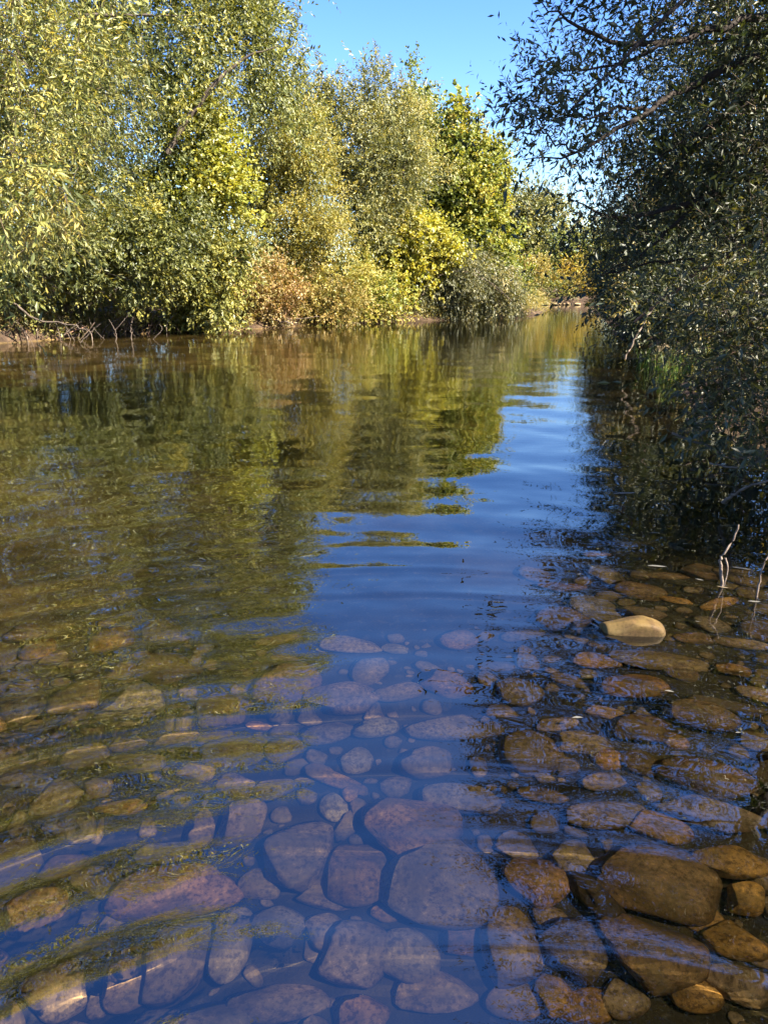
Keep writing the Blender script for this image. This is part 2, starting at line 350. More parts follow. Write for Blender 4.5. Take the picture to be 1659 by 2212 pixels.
def clump_twigs(blobs, per_m2, csize, tl, rng, upb=0.25, out=0.9, back=0.45, tint0=0.45, tvar=0.16, lumpy=0.16):
    """twigs grouped in clumps spread over the outer volume of each ellipsoid"""
    B, D, TL, TT = [], [], [], []
    for b in blobs:
        c = np.array(b[:3]); r = np.array(b[3:6]); sp = b[6] if len(b) > 6 else 1.0
        area = 4*math.pi*((r[0]*r[1])**1.6/3+(r[0]*r[2])**1.6/3+(r[1]*r[2])**1.6/3)**(1/1.6)
        nc = max(3, int(area*sp/(csize*csize*1.1))); u = unit(rng.standard_normal((nc, 3)))
        keep = rng.random(nc) < np.where(u[:, 1] > 0.35, back, 1.0); u = u[keep]; nc = len(u)
        if nc == 0: continue
        ph = rng.uniform(0, 6.28, 6); fr = unit(rng.standard_normal((6, 3)))*rng.uniform(3, 9, (6, 1))
        lp = 1+lumpy*np.cos(u@fr.T+ph).sum(1)/2.2
        rad = lp*(1-np.abs(rng.normal(0, 0.22, nc)))*np.where(rng.random(nc) < 0.16, rng.uniform(1.05, 1.4, nc), 1.0); C = c+u*r*rad[:, None]
        nt_ = max(3, int(per_m2*csize*csize)); outw = unit(u/r*r.mean())
        ct = tint0+tvar*rng.standard_normal(nc)
        cs = csize*rng.uniform(0.6, 1.3, nc)
        off = rng.standard_normal((nc, nt_, 3))*(cs[:, None, None]*0.42)
        base = C[:, None]+off; d = unit(outw[:, None]*out+off/(csize*0.6)*0.6+np.array([0, 0, upb])+0.55*rng.standard_normal((nc, nt_, 3)))
        B.append(base.reshape(-1, 3)); D.append(d.reshape(-1, 3)); TL.append(tl*rng.uniform(0.6, 1.3, nc*nt_))
        TT.append(np.repeat(ct, nt_)+0.07*rng.standard_normal(nc*nt_))
    return np.vstack(B), np.vstack(D), np.concatenate(TL), np.concatenate(TT)
def path_twigs(paths, n, tl, rng, tint0=0.4, start=0.35):
    B, D = [], []
    for p in paths:
        t = rng.uniform(start, 1.0, n)*(len(p)-1.001); i = t.astype(int); f = (t-i)[:, None]
        B.append(p[i]*(1-f)+p[i+1]*f); D.append(unit(unit(p[i+1]-p[i])*0.9+0.75*rng.standard_normal((n, 3))+np.array([0, 0, 0.1])))
    B = np.vstack(B); D = np.vstack(D)
    return B, D, tl*rng.uniform(0.5, 1.3, len(B)), tint0+0.12*rng.standard_normal(len(B))
def twig_mesh(name, B, D, L, r, droop):
    n = len(B); P = []
    for k, (s, rr) in enumerate(((0, r), (1.0, r*0.35))):
        c = B+D*(L*s)[:, None]; c[:, 2] -= droop*0.5*(s*L)**2
        a = unit(np.cross(D, [0.3, 0.2, 0.93])); b = np.cross(D, a)
        for q in range(3): P.append(c+rr*(math.cos(q*2.094)*a+math.sin(q*2.094)*b))
    V = np.stack(P, 1).reshape(-1, 3); f = []
    for k in range(1):
        for q in range(3): f.append([k*3+q, k*3+(q+1) % 3, k*3+3+(q+1) % 3, k*3+3+q])
    return np_mesh(name, V, (np.array(f)[None]+6*np.arange(n)[:, None, None]).reshape(-1, 4))
NTRI = [0]
def tree(name, label, cat, root, blobs, mat, seed, L=0.10, W=0.026, per_m2=60, nl=9, csize=0.55, tl=0.36, droop=0.5, spread=0.55,
         trunk_r=0.12, stems=1, fine=False, twigs=False, paths=(), path_n=0, upb=0.25, tint0=0.45, tvar=0.21, group=None, back=0.45,
         single=0, bark='bark', lumpy=0.26, limbs=5, shoots=(), bark_paths=None, stem_r=None):
    rng = np.random.default_rng(seed); root = np.array(root, float); root[2] = float(ground_z(root[0], root[1]))-0.08
    e = empty(name, root, label, cat, group)
    add = lambda nm, V, F, mt: link(nm, np_mesh(nm, V-root, F, True), M[mt], e)
    cen = np.array([b[:3] for b in blobs]); cen = cen[np.argsort(cen[:, 2])]
    top = cen[-1]
    for s in range(stems):
        tgt = top if s == 0 else cen[rng.integers(len(cen))]
        p0 = root+np.array([rng.normal(0, 0.25), rng.normal(0, 0.15), 0])*(s > 0)
        mid = p0*0.55+tgt*0.45; mid[:2] = p0[:2]*0.68+tgt[:2]*0.32; mid += rng.normal(0, 0.12, 3)
        P = smooth_path([p0, mid, tgt], 12); P[1:-1] += rng.normal(0, 0.03, (10, 3))
        V, F = tube(P, trunk_r, trunk_r*0.22, 8, 0.07, rng); add('trunk', V, F, bark)
        if s == 0: main = P
    for k in range(min(limbs, len(cen))):
        tgt = cen[(k*7) % len(cen)]+rng.normal(0, 0.15, 3); i = rng.integers(3, 8); p0 = main[i]
        mid = (p0+tgt)/2+np.array([0, 0, 0.12*np.linalg.norm(tgt-p0)])
        V, F = tube(smooth_path([p0, mid, tgt], 10), trunk_r*(0.2 if fine else 0.4), trunk_r*(0.04 if fine else 0.1), 6, 0.08, rng); add('branch', V, F, bark)
    dens = 2.2 if fine else 3.05
    if not fine: L *= 1.08; W *= 1.22
    tw = clump_twigs(blobs, per_m2*dens, csize, tl, rng, upb=upb, tint0=tint0, tvar=tvar, back=back, lumpy=lumpy)
    pp = []
    for q, (pts, r0, r1, mt) in enumerate(paths):
        P = smooth_path(pts, 16); P[1:-1] += rng.normal(0, 0.012, (14, 3)); pp.append(P)
        V, F = tube(P, r0, r1, 7, 0.07, rng); add('branch', V, F, mt)
    if path_n:
        t2 = path_twigs(pp, path_n, tl, rng, tint0); tw = tuple(np.concatenate([a, b]) for a, b in zip(tw, t2))
    if shoots:
        sp = []
        for (x0, y0, x1, y1, Yk) in shoots:
            P = smooth_path([at_y(x0, y0, Yk), at_y((x0+x1)/2+rng.normal(0, 4), (y0+y1)/2, Yk), at_y(x1, y1, Yk)], 12); sp.append(P)
            V, F = tube(P, 0.02, 0.006, 5, 0.05, rng); add('branch', V, F, bark)
        t3 = path_twigs(sp, 34, tl*0.75, rng, tint0, 0.0); t3 = (t3[0], unit(t3[1]+np.array([0, 0, 0.7])), t3[2]*(0.55+0.6*rng.random(len(t3[2]))), t3[3])
        tw = tuple(np.concatenate([a, b]) for a, b in zip(tw, t3))
    B, D, TL, TT = tw
    fr = leaves_from_twigs(B, D, TL, nl, L, W, droop, spread, rng, TT)
    # oversized fill leaves deep inside the crown, tinted darker to deepen its shade
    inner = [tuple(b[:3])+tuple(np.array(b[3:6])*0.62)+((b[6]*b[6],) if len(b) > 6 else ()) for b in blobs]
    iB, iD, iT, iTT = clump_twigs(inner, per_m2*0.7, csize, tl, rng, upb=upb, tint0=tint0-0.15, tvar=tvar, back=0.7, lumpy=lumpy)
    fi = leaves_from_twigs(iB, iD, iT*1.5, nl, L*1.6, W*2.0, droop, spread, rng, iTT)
    if single:
        px, py, z = to_px(fr[0]); ok = (px > -10) & (px < 1670) & (py > -10) & (py < 1100) & (z > 1)
        sc = np.where(ok, fr[4]/np.maximum(z, 0.1), 0); idx = np.argsort(-sc)[:single]
        lm = []
        for v in range(6):
            z1 = np.zeros((1, 3)); one = (z1, np.array([[0, 1.0, 0]]), np.array([[1.0, 0, 0]]), np.array([[0, 0, 1.0]]), np.array([1.0]), np.array([W/L]), np.array([0.15+0.15*v]))
            m_ = leaf_mesh('leaf', one, True); m_.materials.append(M[mat]); lm.append(m_)
        for i in idx:
            from mathutils import Matrix
            R = Matrix((fr[2][i], fr[1][i], fr[3][i])).transposed()
            link('leaf', lm[int(np.clip((fr[6][i]-0.1)/0.15, 0, 5))], None, e, fr[0][i]-root, R.to_euler(), (fr[4][i],)*3)
        msk = np.ones(len(fr[0]), bool); msk[idx] = False; fr = tuple(a[msk] for a in fr)
    fr = tuple(np.concatenate([a, b]) for a, b in zip(fr, fi))
    cm = leaf_mesh('crown', (fr[0]-root,)+fr[1:], False)
    crown = link('crown', cm, M[mat], e); crown['kind'] = 'stuff'
    NTRI[0] += len(cm.polygons)
    if twigs:
        t = link('twig_spray', twig_mesh('twig_spray', B[::2]-root, D[::2], TL[::2], 0.0026, droop), M['twig'], e); t['kind'] = 'stuff'; NTRI[0] += len(B)*3
    return e
def pxb(rows, Y=None):
    return [blob_px(*r[:4], r[4] if Y is None else Y) if len(r) <= 5 else blob_px(*r[:5])+(r[5],) for r in rows]
def pth(pts, Y):
    return [at_y(x, y, (Y[i] if isinstance(Y, (list, tuple)) else Y)) for i, (x, y) in enumerate(pts)]

# --- left bank
tree('willow_tree', 'golden-olive willow hanging its long leaves in at the left edge, nearest on that side', 'tree', (-7.4, 8.6, 0),
     [blob_px(70, 60, 170, 130, 7.4), blob_px(70, 250, 170, 140, 7.2), blob_px(110, 400, 110, 100, 7.0), blob_px(30, 490, 90, 80, 6.8), blob_px(-110, 300, 170, 300, 8.0),
      blob_px(200, 130, 100, 110, 8.2), (-3.5, 6.7, 4.9, 1.4, 1.1, 0.8), (-5.8, 7.6, 5.6, 1.6, 1.3, 1.2), (-6.3, 9.2, 3.0, 1.1, 0.9, 2.0, 0.8)],
     'willow_near', 101, L=0.078, W=0.019, per_m2=88, nl=8, csize=0.5, tl=0.34, droop=0.9, trunk_r=0.17, fine=True, twigs=True, single=260, tint0=0.5, limbs=9, back=0.35)
tree('willow_tree', 'tall dark olive willow rising past the top of the frame, left', 'tree', (-8.2, 20.5, 0),
     [blob_px(330, 90, 250, 190, 20.5), blob_px(500, 40, 120, 130, 21), blob_px(560, 130, 80, 110, 21.5), blob_px(590, 250, 60, 100, 22), blob_px(250, 330, 190, 170, 20),
      blob_px(90, 250, 150, 250, 19.5), blob_px(520, -140, 110, 130, 21.5), blob_px(330, -160, 240, 170, 21)+(0.6,), blob_px(200, -480, 300, 260, 21)+(0.4,), blob_px(440, -380, 140, 180, 21.5)+(0.45,), blob_px(-190, 150, 190, 380, 19)+(0.4,)],
     'willow_olive', 102, L=0.12, W=0.036, per_m2=23, nl=8, csize=0.75, tl=0.42, trunk_r=0.22, tint0=0.42, limbs=10, stems=2,
     paths=[(pth([(360, 330), (440, 210), (520, 130), (600, 100)], 19.3), 0.085, 0.008, 'bark'), (pth([(150, 30), (300, 34), (420, 32)], 18.5), 0.045, 0.006, 'bark')], path_n=6,
     shoots=[(600, 150, 645, 40, 21.5), (610, 220, 660, 110, 21.5), (570, 60, 618, -30, 21.5), (600, 280, 655, 180, 21.8)])
tree('maple_tree', 'bright lime-yellow young maple glowing in the sun behind the green bushes', 'tree', (-5.0, 21.6, 0),
     pxb([(440, 290, 60, 80), (480, 370, 55, 75), (430, 390, 65, 70), (395, 470, 70, 65), (500, 440, 45, 60), (350, 420, 50, 60)], 20.2),
     'lime', 103, L=0.11, W=0.085, per_m2=34, nl=6, csize=0.55, tl=0.30, droop=0.3, trunk_r=0.07, tint0=0.6, tvar=0.14)
for k, (lab, bl, root, mt, t0) in enumerate([
        ('dark green bush bending over the earth bank at the left edge', [(60, 570, 110, 60), (-40, 570, 100, 70), (110, 520, 90, 60), (-130, 430, 130, 170)], (-9.6, 16.8), 'green', 0.35),
        ('dark green bush overhanging the roots and dead sticks', [(230, 535, 100, 80), (310, 590, 85, 55), (190, 605, 60, 40), (340, 500, 90, 70)], (-8.0, 18.4), 'green', 0.42),
        ('broad-leaved green bush dipping its leaves into the water', [(430, 590, 80, 80), (400, 640, 56, 40), (465, 672, 56, 34), (480, 540, 70, 70)], (-5.8, 20.4), 'green', 0.58)]):
    Yk = (17.2, 18.2, 19.6)[k]
    tree('leafy_bush', lab, 'bush', (*root, 0), pxb(bl, Yk), mt, 110+k, L=0.12, W=0.045, per_m2=40, nl=7, csize=0.5, tl=0.34, droop=0.7, trunk_r=0.06, stems=3, tint0=t0, group='green bushes on the left bank')
tree('willow_tree', 'ochre-yellow willow in the middle of the left bank', 'tree', (-2.2, 24.4, 0),
     pxb([(600, 370, 80, 90), (640, 460, 95, 100), (690, 540, 75, 80), (610, 540, 75, 80), (560, 450, 50, 80), (660, 330, 60, 70), (720, 610, 50, 45)], 23.6),
     'ochre', 120, L=0.12, W=0.032, per_m2=34, nl=8, csize=0.6, tl=0.38, trunk_r=0.10, stems=4, tint0=0.5, upb=0.5)
tree('willow_tree', 'tall grey-green willow with the highest feathery spires, mid left bank', 'tree', (0.2, 26.6, 0),
     pxb([(730, 330, 85, 75), (690, 262, 55, 52), (820, 290, 50, 55), (800, 390, 100, 100), (870, 340, 60, 80), (640, 250, 48, 70), (760, 470, 90, 80), (810, 185, 13, 45), (860, 215, 14, 38), (740, 230, 16, 30), (690, 200, 12, 26), (780, 250, 26, 34), (890, 260, 18, 40), (835, 480, 70, 70)], 25.6),
     'grey', 121, L=0.125, W=0.033, per_m2=34, nl=8, csize=0.6, tl=0.42, trunk_r=0.16, stems=4, tint0=0.45, upb=0.8, limbs=8, lumpy=0.3, shoots=[(810, 290, 812, 108, 25.6), (795, 280, 788, 150, 25.5), (830, 280, 842, 132, 25.7), (858, 280, 866, 160, 25.6), (880, 300, 886, 185, 25.6), (740, 280, 734, 150, 25.4), (716, 260, 712, 165, 25.6), (692, 250, 688, 140, 25.5), (668, 240, 662, 150, 25.6), (900, 330, 908, 222, 25.6), (768, 300, 764, 175, 25.6), (848, 300, 854, 175, 25.5)])
tree('maple_tree', 'small yellow maple in front of the tall poplar', 'tree', (1.8, 26.3, 0),
     pxb([(890, 500, 60, 45), (840, 545, 48, 40), (920, 560, 55, 42), (870, 600, 60, 35), (940, 520, 30, 30)], 26.0),
     'lime', 122, L=0.13, W=0.10, per_m2=30, nl=6, csize=0.5, tl=0.30, trunk_r=0.06, tint0=0.72, tvar=0.16)
tree('poplar_tree', 'tall yellow-green poplar with a pointed top, last on the left bank', 'tree', (4.9, 29.6, 0),
     pxb([(990, 390, 75, 90), (1030, 480, 70, 100), (1040, 590, 62, 70), (986, 310, 30, 48), (990, 245, 10, 32), (1050, 400, 26, 60), (950, 460, 60, 90), (1068, 330, 10, 24), (1000, 540, 70, 70), (1076, 530, 22, 60), (1020, 350, 24, 40)], 28.8),
     'poplar', 123, L=0.13, W=0.095, per_m2=28, nl=7, csize=0.6, tl=0.36, trunk_r=0.14, tint0=0.5, upb=0.7, limbs=8, lumpy=0.3, shoots=[(988, 330, 992, 192, 28.6), (972, 330, 966, 240, 28.6), (1004, 340, 1010, 238, 28.6), (1024, 380, 1030, 262, 28.6), (1046, 400, 1054, 300, 28.6), (1070, 420, 1078, 282, 28.6), (1090, 480, 1100, 352, 28.6), (956, 380, 950, 268, 28.6), (1084, 560, 1108, 480, 28.4)])
tree('poplar_tree', 'darker poplar between the feathery willow and the pointed poplar', 'tree', (3.0, 31.2, 0),
     pxb([(900, 300, 45, 75), (895, 225, 18, 42), (930, 390, 50, 80), (880, 390, 50, 80), (860, 300, 24, 40), (930, 500, 60, 70)], 30.5),
     'poplar', 124, L=0.13, W=0.095, per_m2=28, nl=7, csize=0.6, tl=0.36, trunk_r=0.12, tint0=0.22, upb=0.7, lumpy=0.3, shoots=[(895, 300, 897, 178, 30.2), (880, 300, 876, 205, 30.2), (912, 310, 918, 212, 30.2), (860, 330, 856, 250, 30.2), (932, 380, 938, 258, 30.2)])
tree('willow_shrub', 'grey-green willow shrub collapsed over the waterline below the poplar', 'shrub', (4.0, 27.6, 0),
     pxb([(950, 620, 90, 55), (1045, 625, 70, 50), (885, 640, 55, 42), (1090, 655, 40, 28), (990, 665, 90, 24), (1010, 590, 70, 40)], 26.6),
     'sage', 125, L=0.12, W=0.03, per_m2=36, nl=8, csize=0.5, tl=0.40, droop=1.1, trunk_r=0.07, stems=4, tint0=0.45, upb=0.0,
     paths=[(pth([(880, 640), (930, 560), (1010, 575), (1090, 640)], 26.0), 0.04, 0.012, 'deadwood'), (pth([(900, 650), (960, 590), (1040, 600), (1105, 650)], 25.8), 0.03, 0.01, 'deadwood')], path_n=0)
tree('bramble_thicket', 'reddish-brown bramble thicket above the pale dry bank', 'shrub', (-3.6, 22.6, 0),
     pxb([(530, 590, 65, 55), (595, 630, 55, 45), (560, 660, 60, 30), (500, 640, 40, 40)], 21.8),
     'rust', 126, L=0.085, W=0.04, per_m2=55, nl=7, csize=0.42, tl=0.30, droop=0.4, trunk_r=0.03, stems=5, tint0=0.5, tvar=0.2, upb=0.4)
tree('herb_thicket', 'straw-coloured thicket of tall herbs at the water\'s edge, mid left bank', 'shrub', (-1.0, 24.2, 0),
     pxb([(680, 640, 50, 40), (740, 650, 55, 36), (700, 680, 60, 16), (640, 675, 50, 20)], 23.2),
     'straw', 127, L=0.10, W=0.025, per_m2=50, nl=8, csize=0.42, tl=0.34, droop=0.3, trunk_r=0.02, stems=5, tint0=0.55, upb=0.9)
tree('herb_thicket', 'fresh yellow-green thicket left of the collapsed grey shrub', 'shrub', (0.6, 25.5, 0),
     pxb([(790, 620, 55, 50), (830, 655, 45, 32), (770, 670, 45, 22)], 24.6),
     'poplar', 128, L=0.10, W=0.05, per_m2=45, nl=7, csize=0.42, tl=0.32, droop=0.3, trunk_r=0.02, stems=5, tint0=0.62, upb=0.7)
def undergrowth(name, label, line, n, mat, seed, h=2.2, back=7.0, L=0.20, W=0.10, tint0=0.4, first=0.5):
    r = np.random.default_rng(seed); line = np.array(line, float); t = r.uniform(0, len(line)-1.001, n); i = t.astype(int); f = (t-i)[:, None]
    p = line[i]*(1-f)+line[i+1]*f; d = unit(line[i+1]-line[i]); nr = np.stack([-d[:, 1], d[:, 0]], -1); q = first+back*r.random(n)
    p = p+nr*q[:, None]; hh = h*(0.45+0.25*np.sin(p[:, 0]*1.7)+0.3*np.sin(p[:, 1]*2.3+1)+0.4*r.random(n))*(0.5+q/back)
    B = np.stack([p[:, 0], p[:, 1], ground_z(p[:, 0], p[:, 1])+np.maximum(hh, 0.2)*r.random(n)**0.6], -1)
    D = unit(r.standard_normal((n, 3))+np.array([0, 0, 0.8]))
    fr = leaves_from_twigs(B, D, np.full(n, 0.45), 6, L, W, 0.5, 0.6, r, tint0+0.18*r.standard_normal(n))
    o = link(name, leaf_mesh(name, fr, False), M[mat]); tag(o, label, None, kind='stuff'); NTRI[0] += n*12
undergrowth('undergrowth', 'dark tangled undergrowth behind the left bank', LEFT[3:], 6500, 'green', 401)
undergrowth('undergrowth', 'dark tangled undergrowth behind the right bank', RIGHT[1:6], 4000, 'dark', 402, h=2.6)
undergrowth('waterside_herbs', 'low straw-coloured herbs and dead stems lining the left waterline', LEFT[5:], 3200, 'straw', 403, h=0.7, back=0.9, L=0.13, W=0.028, tint0=0.4, first=-0.1)
undergrowth('waterside_litter', 'dark twiggy litter on the cut bank at the far left', LEFT[3:6], 3200, 'rust', 404, h=0.4, back=0.9, L=0.12, W=0.03, tint0=0.25, first=0.05)
# --- far end
tree('alder_tree', 'hazy grey-green tree standing alone at the far bend', 'tree', (10.5, 56, 0),
     pxb([(1150, 470, 50, 55), (1128, 530, 45, 60), (1185, 500, 30, 50), (1160, 570, 60, 50), (1145, 435, 34, 28), (1120, 470, 36, 40), (1195, 455, 26, 34)], 55), 'grey', 130, L=0.22, W=0.10, per_m2=9, nl=7, csize=1.1, tl=0.6, trunk_r=0.2, tint0=0.35, upb=0.5)
tree('autumn_shrub', 'orange-red shrub at the far end of the river', 'shrub', (8.2, 43.6, 0), pxb([(1135, 615, 32, 34), (1150, 580, 26, 26)], 42.6), 'orange', 131, L=0.14, W=0.06, per_m2=22, nl=7, csize=0.7, tl=0.4, trunk_r=0.05, stems=3, tint0=0.5)
tree('autumn_shrub', 'bright amber-yellow shrub closing the view at the far end', 'shrub', (11.6, 44.5, 0), pxb([(1245, 620, 36, 38), (1285, 626, 28, 32), (1218, 600, 24, 24)], 43.2), 'amber', 132, L=0.14, W=0.06, per_m2=22, nl=7, csize=0.7, tl=0.4, trunk_r=0.05, stems=3, tint0=0.5)
tree('leafy_bush', 'small rounded dark green bush between the orange and amber shrubs', 'bush', (9.9, 42.4, 0), pxb([(1203, 640, 26, 20)], 41.8), 'green', 133, L=0.14, W=0.05, per_m2=24, nl=7, csize=0.6, tl=0.3, trunk_r=0.04, stems=3, tint0=0.35)
tree('willow_tree', 'pale yellow-green tree behind the far shrubs', 'tree', (12.5, 52, 0), pxb([(1215, 560, 40, 50), (1270, 540, 50, 60), (1180, 590, 40, 30)], 50), 'poplar', 134, L=0.2, W=0.09, per_m2=10, nl=7, csize=1.0, tl=0.5, trunk_r=0.12, tint0=0.5)
# --- right bank, from far to near
tree('willow_tree', 'mid-green willow on the right bank beside the far bend', 'tree', (9.6, 28, 0), pxb([(1345, 560, 50, 80), (1345, 625, 48, 55), (1375, 500, 60, 70), (1325, 545, 20, 24)], 26.5), 'green', 140, L=0.13, W=0.035, per_m2=30, nl=8, csize=0.6, tl=0.4, trunk_r=0.1, stems=3, tint0=0.5)
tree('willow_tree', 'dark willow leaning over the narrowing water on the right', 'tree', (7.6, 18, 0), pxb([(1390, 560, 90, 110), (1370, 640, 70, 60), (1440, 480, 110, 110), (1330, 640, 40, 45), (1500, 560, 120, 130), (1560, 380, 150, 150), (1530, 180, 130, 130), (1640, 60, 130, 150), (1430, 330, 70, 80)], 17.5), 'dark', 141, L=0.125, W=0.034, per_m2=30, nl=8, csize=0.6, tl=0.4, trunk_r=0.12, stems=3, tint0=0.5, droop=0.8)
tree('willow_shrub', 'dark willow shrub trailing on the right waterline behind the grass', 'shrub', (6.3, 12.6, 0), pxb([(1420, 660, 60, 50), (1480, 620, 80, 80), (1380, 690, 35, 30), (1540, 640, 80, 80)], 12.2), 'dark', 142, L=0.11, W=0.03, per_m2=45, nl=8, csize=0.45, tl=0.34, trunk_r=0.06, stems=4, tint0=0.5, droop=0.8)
# big right willow
Ya = 6.3
br = [(pth([(1700, 20), (1560, 60), (1440, 95), (1320, 90), (1230, 40), (1170, 5)], [6.8, 6.6, 6.4, 6.3, 6.2, 6.1]), 0.035, 0.004, 'limb'),
      (pth([(1640, 120), (1500, 180), (1400, 240), (1300, 295), (1240, 330), (1130, 345)], [6.8, 6.6, 6.4, 6.2, 6.1, 6.0]), 0.034, 0.003, 'limb'),
      (pth([(1400, 240), (1320, 240), (1230, 255), (1110, 250)], [6.4, 6.2, 6.1, 6.0]), 0.014, 0.002, 'limb'),
      (pth([(1240, 330), (1190, 300), (1150, 240), (1110, 215)], [6.1, 6.0, 6.0, 5.9]), 0.009, 0.002, 'limb'),
      (pth([(1440, 95), (1330, 140), (1220, 150), (1150, 120)], [6.4, 6.3, 6.2, 6.1]), 0.014, 0.002, 'limb'),
      (pth([(1700, 350), (1600, 385), (1530, 425), (1450, 450), (1330, 470), (1230, 430)], [7.2, 7.0, 6.9, 6.9, 6.9, 6.9]), 0.055, 0.005, 'limb'),
      (pth([(1530, 425), (1440, 500), (1370, 560), (1260, 590)], [6.9, 7.0, 7.2, 7.4]), 0.022, 0.003, 'limb'),
      (pth([(1720, 480), (1600, 540), (1480, 610), (1370, 695)], [6.6, 6.9, 7.2, 7.6]), 0.030, 0.012, 'redbark'),
      (pth([(1500, 560), (1400, 570), (1290, 600), (1200, 640)], [7.5, 7.8, 8.0, 8.0]), 0.015, 0.003, 'limb')]
tree('willow_tree', 'large shadowy willow arching over the water from the right bank', 'tree', (4.9, 7.2, 0),
     [blob_px(1450, 110, 170, 120, 7.0), blob_px(1580, 260, 150, 150, 7.2), blob_px(1400, 340, 80, 70, 7.4), blob_px(1490, 430, 140, 110, 7.4), blob_px(1640, 60, 150, 130, 6.6),
      blob_px(1310, 70, 55, 45, 6.5)+(0.22,), blob_px(1300, 400, 55, 40, 7.0)+(0.45,), blob_px(1310, 200, 70, 50, 6.4)+(0.16,), blob_px(1165, 262, 34, 20, 6.0)+(0.10,), blob_px(1420, 550, 120, 70, 8.2)+(0.7,), blob_px(1620, 430, 120, 110, 7.0),
      blob_px(1290, 550, 44, 26, 7.8)+(0.35,), blob_px(1750, 250, 180, 220, 6.8), (2.0, 6.3, 4.7, 1.0, 1.0, 0.7, 0.7), (2.8, 5.7, 6.0, 1.2, 1.1, 0.8, 1.1), (3.3, 5.4, 7.0, 1.3, 1.1, 0.8, 1.0), (4.6, 6.6, 6.6, 1.5, 1.5, 1.3), (2.8, 5.0, 4.6, 1.0, 0.9, 0.8, 1.1), (3.6, 4.2, 5.0, 1.1, 1.0, 0.9, 0.9), (3.9, 3.4, 5.8, 1.1, 1.0, 0.8, 0.8), (3.1, 4.5, 6.2, 1.1, 1.0, 0.8, 0.8), (3.4, 4.6, 3.6, 0.8, 0.7, 0.7, 1.0)],
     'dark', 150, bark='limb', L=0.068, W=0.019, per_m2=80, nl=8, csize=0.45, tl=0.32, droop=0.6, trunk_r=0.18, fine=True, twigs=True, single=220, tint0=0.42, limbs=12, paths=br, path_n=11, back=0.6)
tree('willow_shrub', 'low olive willow shrub with long leaves at the right edge, nearest on that side', 'shrub', (4.1, 5.2, 0),
     [blob_px(1610, 630, 110, 80, 5.8), blob_px(1650, 760, 110, 90, 5.4), blob_px(1560, 740, 70, 60, 6.2), blob_px(1620, 870, 80, 60, 5.6), blob_px(1720, 600, 120, 160, 5.4), blob_px(1530, 660, 60, 50, 6.6), blob_px(1600, 930, 80, 34, 5.4), blob_px(1700, 900, 90, 70, 5.0)],
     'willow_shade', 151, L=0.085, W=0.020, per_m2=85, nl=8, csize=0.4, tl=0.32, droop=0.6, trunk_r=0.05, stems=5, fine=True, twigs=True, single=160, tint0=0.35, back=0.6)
tree('willow_tree', 'willow standing behind the right-edge shrub, outside the frame, that shades the dark shallows', 'tree', (5.6, 2.2, 0),
     [(4.5, 3.3, 1.1, 0.9, 0.8, 0.7, 0.8), (5.0, 2.9, 2.2, 1.0, 0.9, 0.8, 0.8), (5.7, 2.6, 3.4, 1.1, 1.0, 0.9, 0.7), (6.4, 2.6, 4.6, 1.1, 1.1, 0.9, 0.7), (6.0, 3.6, 2.6, 1.1, 0.9, 1.2, 0.8)], 'dark', 152, L=0.10, W=0.026, per_m2=40, nl=8, csize=0.5, tl=0.34, trunk_r=0.09, stems=3, tint0=0.4)

# ------------------------------------------------------------------ stones
def ico(sub):
    import bmesh
    bm = bmesh.new(); bmesh.ops.create_icosphere(bm, subdivisions=sub, radius=1.0)
    V = np.array([v.co[:] for v in bm.verts]); F = np.array([[v.index for v in f.verts] for f in bm.faces]); bm.free(); return V, F
IV, IF = ico(4); IV2, IF2 = ico(3)
def stone_shape(V, rng, angular):
    e = rng.uniform(0.55, 0.9, 3) if angular else rng.uniform(0.72, 1.0, 3)
    P = np.sign(V)*np.abs(V)**e
    for k in range(12 if angular else 8):
        d = unit(rng.standard_normal(3)); h = rng.uniform(0.55, 0.85) if angular else rng.uniform(0.68, 0.95)
        s = P@d; P = P-np.maximum(s-h, 0)[:, None]*d*0.8
    for k in range(14):
        f = unit(rng.standard_normal(3))*rng.uniform(1.2, 5.5); P = P*(1+0.05/(1+0.35*np.linalg.norm(f))*np.sin(P@f+rng.uniform(0, 6.28)))[:, None]
    return P/np.abs(P).max(0)
srng = np.random.default_rng(5)
SM = [np_mesh('stone', stone_shape(IV, srng, k % 3 == 0), IF, True) for k in range(12)]
SL = [np_mesh('cobble', stone_shape(IV2, srng, k % 2 == 1), IF2, True) for k in range(10)]
for m in SM+SL: m.materials.append(M['stone'])
TONE = {'tan': (0.30, 0.235, 0.15), 'brown': (0.20, 0.14, 0.075), 'grey': (0.26, 0.225, 0.165), 'pale': (0.42, 0.40, 0.35), 'red': (0.29, 0.175, 0.095), 'gold': (0.36, 0.25, 0.10), 'dark': (0.11, 0.095, 0.07), 'speck': (0.46, 0.40, 0.31)}
TONE = {k: tuple(0.62*np.array(v)+0.85*np.array((0.085, 0.055, 0.024))) for k, v in TONE.items()}
TONE['speck'] = (0.05, 0.036, 0.023); TONE['gold'] = (0.34, 0.205, 0.065); TONE['pale'] = (0.28, 0.24, 0.17)
PLACED = []
